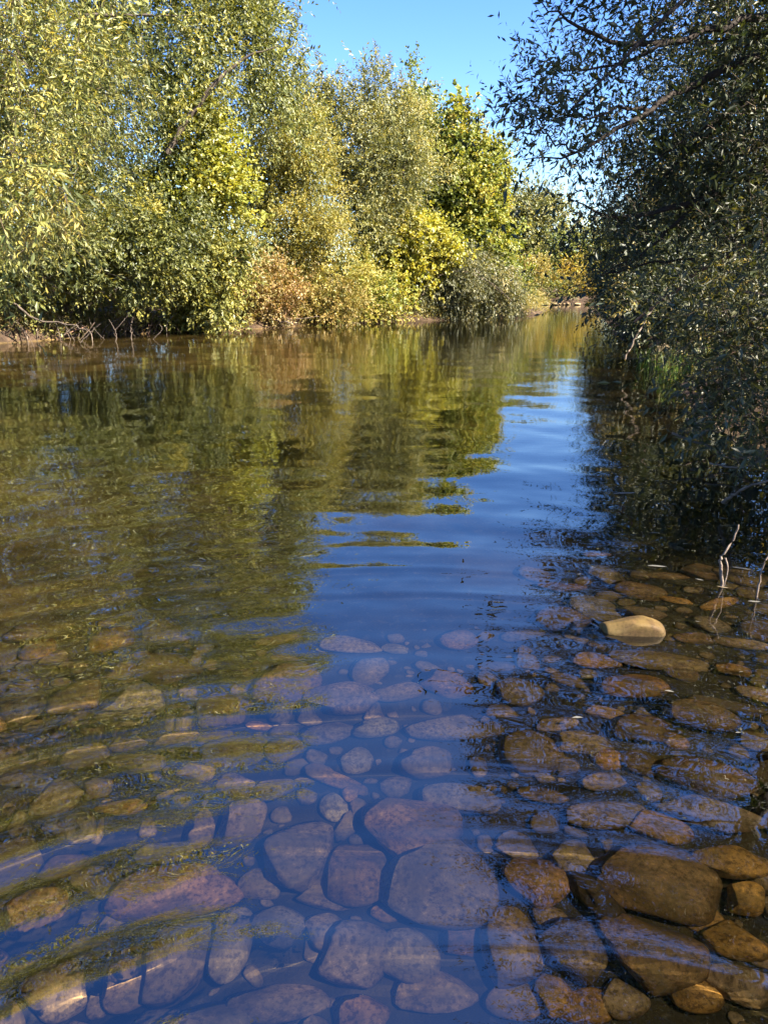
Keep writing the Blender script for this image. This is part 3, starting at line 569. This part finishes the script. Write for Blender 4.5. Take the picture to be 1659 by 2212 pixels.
def put_stone(name, mesh, cx, cy_, w, h, tilt, tone, lift=0.0, parent=None, flat=0.55, rng=srng, emerge=None):
    P = under_water(cx, cy_, -0.2)
    for _ in range(6):
        zb = float(ground_z(P[0], P[1])); s = depth_of(P)/FPX; sx = w*s*0.5*1.13; sy = h*s*0.5*1.25; sz = flat*min(sx, sy)*1.25
        zc = zb+sz*0.45+lift
        if emerge is not None: zc = emerge-sz
        P = under_water(cx, cy_, min(zc, -0.01)); P[2] = zc
    PLACED.append((P[0], P[1], max(sx, sy), sx, sy, tilt))
    o = link(name, mesh, None, parent, P, (rng.normal(0, 0.12), rng.normal(0, 0.12), tilt), (sx, sy, sz))
    c = np.array(TONE[tone])*rng.uniform(0.8, 1.2)*np.array([1, rng.uniform(0.95, 1.03), rng.uniform(0.88, 1.08)]); o.color = (*c, 1)
    o.cycles.is_caustics_receiver = True
    return o
NAMED = [  # px centre, px size, tilt, tone, lift, label
 (1350, 1362, 152, 74, -0.15, 'speck', 0, 'pale speckled granite boulder with its dry top just breaking the surface'),
 (1390, 1326, 95, 50, -0.5, 'tan', 0.05, 'brown slab-like stone leaning behind the speckled boulder'),
 (1000, 1728, 168, 68, -0.15, 'pale', 0.03, 'pale grey sausage-shaped stone lying in the blue sky reflection'),
 (890, 1795, 200, 155, 0.1, 'red', 0.04, 'big reddish-brown domed boulder left below the pale sausage-shaped stone'),
 (918, 1648, 108, 82, 0.2, 'grey', 0.03, 'rounded grey stone just above the pale sausage-shaped stone'),
 (950, 1912, 225, 205, 0.0, 'grey', 0.02, 'largest blue-grey boulder, bottom centre, below the reddish domed one'),
 (520, 1790, 118, 112, 0.3, 'tan', 0.03, 'round tan boulder with a mottled sunlit face, left foreground'),
 (355, 1838, 112, 68, 0.25, 'pale', 0.02, 'pale wedge-shaped stone left of the round tan boulder'),
 (430, 1790, 66, 92, 0.0, 'brown', 0.0, 'narrow brown stone between the pale wedge and the round tan boulder'),
 (640, 1835, 172, 158, 0.5, 'grey', 0.0, 'wide grey boulder right of the round tan boulder'),
 (770, 1885, 130, 150, 0.0, 'brown', 0.0, 'brown boulder between the wide grey and the largest blue-grey boulders'),
 (1110, 2042, 125, 165, 0.0, 'tan', 0.03, 'tan block-shaped stone at bottom centre crossed by a bright light streak'),
 (1282, 1940, 72, 165, 0.5, 'speck', 0.05, 'slim speckled stone lying diagonally beside the big flat brown boulder'),
 (1425, 1905, 265, 170, -0.15, 'brown', 0.0, 'big flat-topped brown boulder, right foreground'),
 (1160, 1905, 130, 115, 0.1, 'red', 0.0, 'angular reddish stone between the blue-grey boulder and the slim speckled one'),
 (1410, 2065, 215, 165, -0.1, 'brown', 0.02, 'brown boulder below the big flat-topped one, crossed by a light streak'),
 (1240, 2050, 150, 135, 0.0, 'dark', 0.0, 'dark stone between the tan block and the light-streaked brown boulder'),
 (1580, 1862, 145, 72, -0.1, 'gold', 0.05, 'golden sunlit stone at the right, beside the big flat-topped boulder'),
 (1530, 1765, 205, 90, -0.45, 'grey', 0.04, 'long dark grey boulder slanting above the golden stones on the right'),
 (1530, 1680, 200, 115, -0.35, 'brown', 0.02, 'large dark brown boulder behind the slanting grey one'),
 (1519, 1543, 145, 92, -0.4, 'brown', 0.04, 'smooth brown oval boulder in the shade, middle right'),
 (1566, 1521, 175, 42, -0.4, 'dark', 0.02, 'thin dark slab along the upper edge of the smooth brown oval'),
 (1368, 1482, 138, 78, 0.1, 'gold', 0.05, 'mossy ochre stone in front of the speckled boulder'),
 (1422, 1425, 195, 66, -0.15, 'tan', 0.03, 'broad tan stone right below the speckled boulder'),
 (1573, 1443, 78, 52, -0.4, 'gold', 0.04, 'small ochre stone at the right in the dark shallows'),
 (1386, 1572, 125, 88, 0.0, 'brown', 0.03, 'brown stone topped by a thin sunken twig, left of the smooth oval'),
 (1289, 1197, 62, 30, 0.0, 'gold', 0.06, 'small orange sunlit stone alone in dark water, upper right'),
 (1213, 1268, 100, 46, 0.0, 'red', 0.04, 'reddish stone at the edge between sky and tree reflection'),
 (810, 1570, 98, 60, 0.3, 'pale', 0.03, 'pale egg-shaped stone in the deep blue reflection'),
 (740, 1505, 150, 88, 0.0, 'tan', 0.0, 'big rounded stone half lost in the blue, behind the pale egg-shaped one'),
 (1612, 1945, 92, 76, 0.1, 'gold', 0.04, 'round golden cobble at the right edge of the foreground'),
 (1600, 2132, 145, 75, -0.2, 'tan', 0.03, 'tan stone in the bottom right corner'),
 (385, 1925, 270, 115, 0.05, 'red', 0.0, 'wide flat brown boulder below the round tan one, lower left'),
 (380, 2065, 145, 165, 0.0, 'dark', 0.0, 'tall dark boulder at the bottom left'),
 (500, 2035, 82, 150, 0.0, 'grey', 0.02, 'narrow grey stone beside the tall dark boulder'),
 (600, 2165, 205, 85, 0.05, 'tan', 0.02, 'tan stone cut by the bottom edge of the picture, left of centre'),
]
for i, (cx, cy_, w, h, tl_, tone, lift, lab) in enumerate(NAMED):
    o = put_stone('river_boulder', SM[(i*5+(3 if 'angular' in lab or 'block' in lab or 'wedge' in lab else 0)) % 12 if 'angular' not in lab else 3], cx, cy_, w, h, tl_, tone, lift, flat=0.62, emerge=0.065 if i == 0 else None)
    tag(o, lab, 'stone', 'boulders on the river bed')
MORE = [(600, 1380, 92, 34), (770, 1392, 145, 62), (855, 1402, 64, 38), (970, 1480, 132, 82), (860, 1495, 110, 60), (965, 1575, 170, 78), (510, 1700, 95, 62), (590, 1705, 82, 60), (470, 1590, 75, 50), (380, 1590, 95, 52),
 (725, 1688, 150, 44), (660, 1690, 52, 32), (757, 1722, 38, 36), (775, 1745, 42, 34), (770, 1640, 72, 66), (680, 1640, 56, 40), (720, 1745, 50, 56), (600, 2000, 112, 92), (700, 2010, 80, 70), (760, 2070, 155, 125), (880, 2065, 130, 90), (950, 2140, 185, 95), (1110, 2165, 120, 80), (1200, 2150, 90, 80), (1260, 2170, 130, 70),
 (1580, 2035, 115, 90), (1640, 2062, 80, 70), (1640, 1890, 60, 60), (1240, 1850, 90, 72), (1110, 1830, 90, 60), (1285, 1427, 95, 56), (1134, 1368, 105, 42), (1461, 1296, 64, 28), (1264, 1604, 135, 72), (1314, 1640, 72, 62), (1382, 1650, 88, 80), (1465, 1445, 72, 74), (1200, 1560, 90, 40), (1320, 1760, 180, 60), (1420, 1790, 130, 70), (1300, 1690, 90, 50), (1180, 1720, 110, 40), (830, 1975, 60, 50), (1000, 2030, 90, 70), (1500, 2140, 110, 80), (1345, 2165, 90, 70), (1520, 1985, 100, 70), (560, 1905, 90, 60), (470, 1950, 50, 25), (700, 1935, 130, 60), (280, 2120, 100, 90), (200, 2060, 120, 80), (120, 2140, 120, 90), (80, 1960, 130, 70), (210, 1900, 110, 60), (150, 1790, 110, 50), (260, 1750, 100, 46), (60, 1690, 120, 46), (300, 1650, 120, 46), (420, 1670, 80, 40), (560, 1560, 62, 30), (620, 1420, 70, 30), (1440, 1245, 90, 30), (1560, 1300, 120, 34), (1600, 1390, 120, 40), (1500, 1380, 90, 40), (1640, 1500, 90, 50), (1640, 1600, 80, 60), (1460, 1600, 60, 46), (1300, 1540, 80, 40), (1230, 1470, 80, 36), (1080, 1440, 90, 36)]
tones = ['tan', 'brown', 'grey', 'brown', 'tan', 'gold', 'red', 'dark', 'pale', 'grey']
COB = 0
for i, (cx, cy_, w, h) in enumerate(MORE):
    t = srng.choice(['gold', 'tan', 'brown', 'gold']) if cx > 1250 else srng.choice(tones)
    put_stone('cobble', SL[i % 10], cx, cy_, w, h, srng.uniform(-0.6, 0.6), t, srng.uniform(-0.01, 0.02), parent=ground); COB += 1
# fillers: real cobbles between the placed ones, largest as parts, the rest as one mesh of gravel
pl = np.array([[p[0], p[1], p[2]] for p in PLACED]); small = []
cand = []
RR = np.sort(np.concatenate([srng.uniform(0.05, 0.14, 3200), 0.012+0.040*srng.random(4500)**1.5]))[::-1]
for r in RR:
    x, y = srng.uniform(-1.9, 2.7), 0.35+srng.power(0.85)*(3.0 if r > 0.05 else 2.6)
    keep = np.clip((2.9-y)*1.2, 0.0, 1)*np.clip((x+1.9)*1.6, 0.15, 1) if x < 0.7 else np.clip((4.2-y)*1.2, 0, 1)
    if srng.random() > keep or -float(river_dist(x, y)) < 0.05: continue
    if np.any(np.hypot(pl[:, 0]-x, pl[:, 1]-y) < (pl[:, 2]+r)*(0.72 if r > 0.05 else 0.70)): continue
    pl = np.vstack([pl, [x, y, r]]); cand.append((x, y, r))
cand.sort(key=lambda c: -c[2]/(c[1]+1.5))
sv, sf, so = [], [], 0
IV1, IF1 = ico(2); LOW = [stone_shape(IV1, srng, k % 4 == 3) for k in range(8)]
tint_s = []
for k, (x, y, r) in enumerate(cand):
    z = float(ground_z(x, y)); S = np.array([r*srng.uniform(0.8, 1.25), r*srng.uniform(0.7, 1.0), r*srng.uniform(0.45, 0.7)]); a = srng.uniform(0, 6.28)
    if k < 300-COB:
        o = link('cobble', SL[k % 10], None, ground, (x, y, z+S[2]*0.35), (srng.normal(0, .15), srng.normal(0, .15), a), S)
        c = np.array(TONE[srng.choice(tones)])*srng.uniform(0.7, 1.2); o.color = (*c, 1); o.cycles.is_caustics_receiver = True
    else:
        P = LOW[k % 8]*S; P = np.stack([P[:, 0]*math.cos(a)-P[:, 1]*math.sin(a)+x, P[:, 0]*math.sin(a)+P[:, 1]*math.cos(a)+y, P[:, 2]+z+S[2]*0.3], -1)
        sv.append(P); sf.append(IF1+so); so += len(P)
if sv:
    g = link('gravel', np_mesh('gravel', np.vstack(sv), np.vstack(sf), True), M['stone'], ground); g['kind'] = 'stuff'; g.color = (0.20, 0.15, 0.085, 1); g.cycles.is_caustics_receiver = True
# pale stones of the bar at the far end
for i, (cx, w) in enumerate([(1152, 9), (1166, 12), (1182, 16), (1196, 20), (1208, 12), (1226, 11), (1246, 14), (1266, 10), (1176, 10), (1216, 9)]):
    p = at_y(cx, 662, 40.6+0.12*(i % 3)); s = depth_of(p)/FPX
    o = link('bar_stone', SL[i % 10], None, None, (p[0], p[1], 0.05), (0, 0, i), (w*s*srng.uniform(0.35, 0.6), w*s*0.4, w*s*srng.uniform(0.14, 0.3))); o.color = tuple(np.array((0.30, 0.27, 0.22))*srng.uniform(0.5, 1.3))+(1,)
    tag(o, 'small pale stone in the row along the far waterline', 'stone', 'pale stones along the far waterline')

# ------------------------------------------------------------------ dead wood, twigs, roots
wrng = np.random.default_rng(21)
def stick(name, label, cat, pts, r0, r1, mat='deadwood', forks=(), group=None, sides=7):
    P = smooth_path(pts, 18); base = P[0].copy(); P[1:-1] += wrng.normal(0, r0*0.5, (16, 3))
    V, F = tube(P, r0, r1, sides, 0.10, wrng)
    e = empty(name, base, label, cat, group)
    o = link('stem', np_mesh('stem', V-base, F, True), M[mat], e); o.cycles.is_caustics_receiver = True
    for f in forks:
        Q = smooth_path(f, 10); V, F = tube(Q, r0*0.5, r1*0.6, 6, 0.1, wrng); link('fork', np_mesh('fork', V-base, F, True), M[mat], e)
    return e
a = at_z(1558, 1268, 0.0)
Yt = a[1]
stick('bare_twig', 'pale bare twig standing crooked out of the dark water at the right', 'twig', [a+np.array([-0.01, 0.0, -0.12]), a, at_y(1556, 1215, Yt), at_y(1560, 1195, Yt), at_y(1586, 1160, Yt), at_y(1594, 1133, Yt)], 0.0085, 0.004,
      forks=[[at_y(1566, 1205, Yt-0.01), at_y(1571, 1230, Yt-0.02), at_y(1563, 1266, Yt-0.03)]])
a = at_z(1634, 1290, 0.0); Yt = a[1]
stick('bare_twig', 'thin bare twig curving up from the water at the right edge', 'twig', [a+np.array([0, 0, -0.1]), a, at_y(1640, 1250, Yt), at_y(1652, 1210, Yt), at_y(1672, 1190, Yt)], 0.006, 0.003)
a = at_z(1440, 775, 0.0)
stick('dead_branch', 'straight dead branch dipping into the river below the reddish limb', 'branch', [at_y(1350, 776, 11.0)+np.array([0, 0, 0.0]), at_y(1372, 730, 11.0), at_y(1395, 690, 11.0), at_y(1440, 620, 11.0)], 0.016, 0.010)
# tangle of dead branches at the right waterline
for i, (pts, Yk, r, lab) in enumerate([
        ([(1480, 905), (1560, 940), (1620, 948), (1700, 930)], 6.3, 0.013, 'grey dead branch reaching out low from the right-edge shrub'),
        ([(1505, 915), (1560, 940), (1600, 960), (1640, 950)], 6.1, 0.010, 'forked dead branch crossing the low grey one'),
        ([(1450, 935), (1530, 965), (1580, 990), (1680, 980)], 5.7, 0.010, 'dark dead branch just above the water at the right edge'),
        ([(1560, 1085), (1590, 1065), (1620, 1050), (1680, 1030)], 4.2, 0.010, 'pale dead branch with a broken tip touching the water'),
        ([(1530, 1000), (1600, 1010), (1650, 990), (1690, 960)], 5.2, 0.008, 'thin dead twig under the tangle at the right edge'),
        ([(1580, 870), (1620, 900), (1650, 905), (1700, 890)], 6.0, 0.012, 'dead branch half hidden in the leaves of the right-edge shrub')]):
    p = [at_y(x, y, Yk-0.15*j) for j, (x, y) in enumerate(pts)]
    stick('dead_branch', lab, 'branch', p, r, r*0.45, forks=[[p[1], (p[1]+p[0])/2+np.array([0.02, -0.1, 0.09]), p[0]+np.array([0.1, -0.15, 0.16])]], group='dead branches at the right waterline')
# left bank roots and sticks
for i, (pts, Yk, r, mt, lab) in enumerate([
        ([(30, 655), (80, 690), (140, 700), (190, 715)], 16.4, 0.05, 'deadwood', 'long bare root sloping down the bank at the left edge'),
        ([(175, 740), (200, 715), (218, 700)], 16.4, 0.025, 'deadwood', 'short bare stick leaning in the shallows at the left'),
        ([(252, 740), (250, 715), (236, 690)], 17.0, 0.025, 'deadwood', 'broken bare stick leaning left out of the water'),
        ([(285, 735), (284, 705), (288, 684)], 17.0, 0.03, 'deadwood', 'upright bare stump stick beside the broken stick'),
        ([(250, 712), (270, 690), (282, 676)], 17.2, 0.02, 'deadwood', 'thin stick crossing behind the upright stump stick'),
        ([(60, 770), (75, 760), (70, 740)], 14.5, 0.018, 'twig', 'small dark twig sticking up from the shallows, far left'),
        ([(330, 735), (350, 712), (345, 700)], 17.6, 0.02, 'deadwood', 'short bare twig at the foot of the green bush'),
        ([(560, 680), (600, 692), (640, 698)], 21.6, 0.06, 'deadwood', 'pale driftwood log on the dry bank'),
        ([(600, 690), (650, 688), (690, 684)], 22.4, 0.04, 'deadwood', 'thin driftwood pole behind the driftwood log')]):
    p = [at_y(x, y, Yk) for x, y in pts]
    stick('dead_stick', lab, 'stick', p, r*0.5, r*0.2, 'bark' if mt == 'deadwood' and i < 7 else mt, group='dead wood along the left bank')
for i in range(90):      # exposed roots hang down the cut bank: belong to the bank
    t = wrng.uniform(0, 1); x0 = -9.4+4.4*t; y0 = 16.4+4.2*t; p0 = np.array([x0+wrng.normal(0, .3), y0+wrng.normal(0.1, .15), 0.35+wrng.uniform(-0.1, 0.25)])
    p2 = p0+np.array([wrng.normal(0, 0.6), -0.55-wrng.random()*0.4, -0.45-p0[2]*0.4]); pm = (p0+p2)/2+np.array([wrng.normal(0, .15), -0.1, 0.1])
    V, F = tube(smooth_path([p0, pm, p2], 9), wrng.uniform(0.006, 0.02), 0.004, 5, 0.12, wrng); link('root', np_mesh('root', V, F, True), M[('redbark', 'twig', 'deadwood', 'bark', 'twig')[i % 5]], ground)
# dark flat rock and pale log on left waterline
p = at_z(618, 706, 0.0); o = link('bank_rock', SM[2], None, None, (p[0], p[1], 0.05), (0, 0, 0.2), (0.22, 0.16, 0.14)); o.color = (0.05, 0.05, 0.055, 1); tag(o, 'dark rock at the waterline below the reddish brambles', 'stone')
p = at_z(680, 702, 0.0); o = link('bank_rock', SM[5], None, None, (p[0], p[1], 0.04), (0, 0, 0.05), (0.42, 0.2, 0.10)); o.color = (0.34, 0.25, 0.19, 1); tag(o, 'long flat pinkish rock at the waterline right of the dark one', 'stone')
p = at_z(1425, 765, 0.0); o = link('bank_rock', SM[7], None, None, (p[0]+0.3, p[1], 0.06), (0, 0.1, -0.2), (0.5, 0.3, 0.16)); o.color = (0.20, 0.19, 0.18, 1); tag(o, 'grey flat rock below the grass on the right bank', 'stone')

# grass tufts on the right bank
def tuft(label, x, y, n, h, seed):
    r = np.random.default_rng(seed); z = float(ground_z(x, y)); V, F, T = [], [], []
    for k in range(n):
        b = np.array([r.normal(0, 0.10), r.normal(0, 0.08), -0.03]); a = r.uniform(0, 6.28); ln = r.uniform(0.05, 0.34)*h; H = h*r.uniform(0.5, 1.1); w = r.uniform(0.005, 0.009)
        d = np.array([math.cos(a), math.sin(a), 0]); s = np.array([-d[1], d[0], 0])*w; o = len(V)
        for t in (0, 0.4, 0.75, 1.0):
            c = b+d*ln*t**2+np.array([0, 0, H*(t-0.18*t*t)]); ww = 1-0.92*t; V += [c-s*ww, c+s*ww]
        for q in range(3): F.append([o+2*q, o+2*q+1, o+2*q+3, o+2*q+2]); T.append(np.clip(r.normal(0.5, 0.3), 0, 1))
    e = empty('grass_tuft', (x, y, z), label, 'grass', 'grass tufts on the right bank')
    o = link('grass_blades', np_mesh('grass_blades', np.array(V), np.array(F), False, {'tint': np.array(T)}), M['grass'], e); o['kind'] = 'stuff'
for i, (px, py, Yk, lab) in enumerate([(1405, 752, 11.6, 'bright grass tuft at the water beside the grey flat rock'), (1440, 735, 11.5, 'second grass tuft from the water on the right bank'), (1475, 725, 11.2, 'grass tuft in the middle of the right-bank clump'), (1510, 730, 10.6, 'tall grass tuft left of the right-edge shrub'), (1545, 735, 10.0, 'grass tuft partly hidden by the right-edge shrub'), (1455, 765, 10.2, 'low grass tuft just above the grey flat rock')]):
    p = at_y(px, py, Yk); tuft(lab, p[0], p[1], 70, 0.55, 300+i)

# ------------------------------------------------------------------ leaves floating on the water
m, nt, out = newmat('floating_leaf'); pb = nt.nodes.new('ShaderNodeBsdfPrincipled'); oi = nt.nodes.new('ShaderNodeObjectInfo')
nt.links.new(oi.outputs['Color'], pb.inputs['Base Color']); pb.inputs['Roughness'].default_value = 0.35; nt.links.new(pb.outputs[0], out.inputs[0]); M['floatleaf'] = m
FL = []
for v in range(4):
    r = np.random.default_rng(v); n = 14; t = np.linspace(0, 1, n)
    wd = np.sin(np.pi*np.clip(t, 0.02, 0.98))**0.8*(0.5+0.12*r.standard_normal(n)*0.4)*(0.45 if v % 2 else 0.62); bend = 0.12*np.sin(2.5*t+v); zz = 0.03*np.sin(5*t+v)
    V = np.vstack([np.stack([t-0.5, bend-wd*0.5, zz+0.05], -1), np.stack([t-0.5, bend, zz+0.02], -1), np.stack([t-0.5, bend+wd*0.5, zz+0.05], -1)])
    i = np.arange(n-1); F = np.vstack([np.stack([i, i+1, i+n+1, i+n], -1), np.stack([i+n, i+n+1, i+2*n+1, i+2*n], -1)])
    mm = np_mesh('floating_leaf', V, F, True); mm.materials.append(m); FL.append(mm)
def float_leaf(cx, cy_, w, v, lab, col=(0.11, 0.105, 0.09), grp='pale leaves floating on the shaded water'):
    p = at_z(cx, cy_, 0.0); s = depth_of(p)/FPX; z = float(wave_z(np.array([p[0]]), np.array([p[1]]))[0])
    o = link('floating_leaf', FL[v], None, None, (p[0], p[1], z+0.002), (0, 0, wrng.uniform(-0.5, 0.5)), (w*s, w*s*0.9, w*s*0.25)); o.color = (*col, 1)
    tag(o, lab, 'leaf', grp); return o
float_leaf(1419, 1225, 40, 1, 'long pale leaf floating above the speckled boulder')
float_leaf(1600, 1229, 40, 1, 'long pale leaf floating right of the crooked twig')
float_leaf(1350, 1067, 52, 1, 'pale curled leaf raft floating far out at the shade edge', (0.16, 0.14, 0.11))
float_leaf(1247, 1552, 24, 0, 'round white leaf floating left of the sunken twig stone')
float_leaf(1445, 1494, 20, 0, 'white oval leaf floating over the mossy ochre stone')
float_leaf(1594, 1584, 13, 0, 'small white leaf floating at the right near the brown oval boulder')
float_leaf(1510, 1254, 16, 2, 'small white leaf floating left of the crooked twig')
float_leaf(1628, 1300, 26, 2, 'crumpled white leaf at the foot of the thin right-edge twig')
float_leaf(1560, 1270, 22, 2, 'pale scrap ringing the foot of the crooked twig', (0.15, 0.12, 0.08))
float_leaf(1465, 806, 46, 1, 'reddish dead leaf clump floating by the right bank', (0.20, 0.08, 0.045))
for (cx, cy_, w) in [(1480, 1175, 14), (1415, 1152, 20), (1330, 1128, 12), (1386, 1100, 12), (1560, 1120, 16), (1250, 1240, 10), (1300, 1080, 12), (1455, 1090, 14), (1620, 1160, 14), (1350, 1045, 10), (1500, 1060, 14), (1400, 1010, 14), (1345, 1420, 8), (1505, 1345, 10), (1600, 1450, 9), (1445, 1600, 8), (1540, 1115, 10), (1275, 1020, 10), (1425, 1120, 8), (1370, 1185, 9)]:
    float_leaf(cx, cy_, w, int(wrng.integers(4)), 'tiny pale leaf fleck floating on the shaded right side of the water')
print('foliage triangles', NTRI[0], 'stones', len(cand)+len(PLACED), 'objects', len(bpy.data.objects))
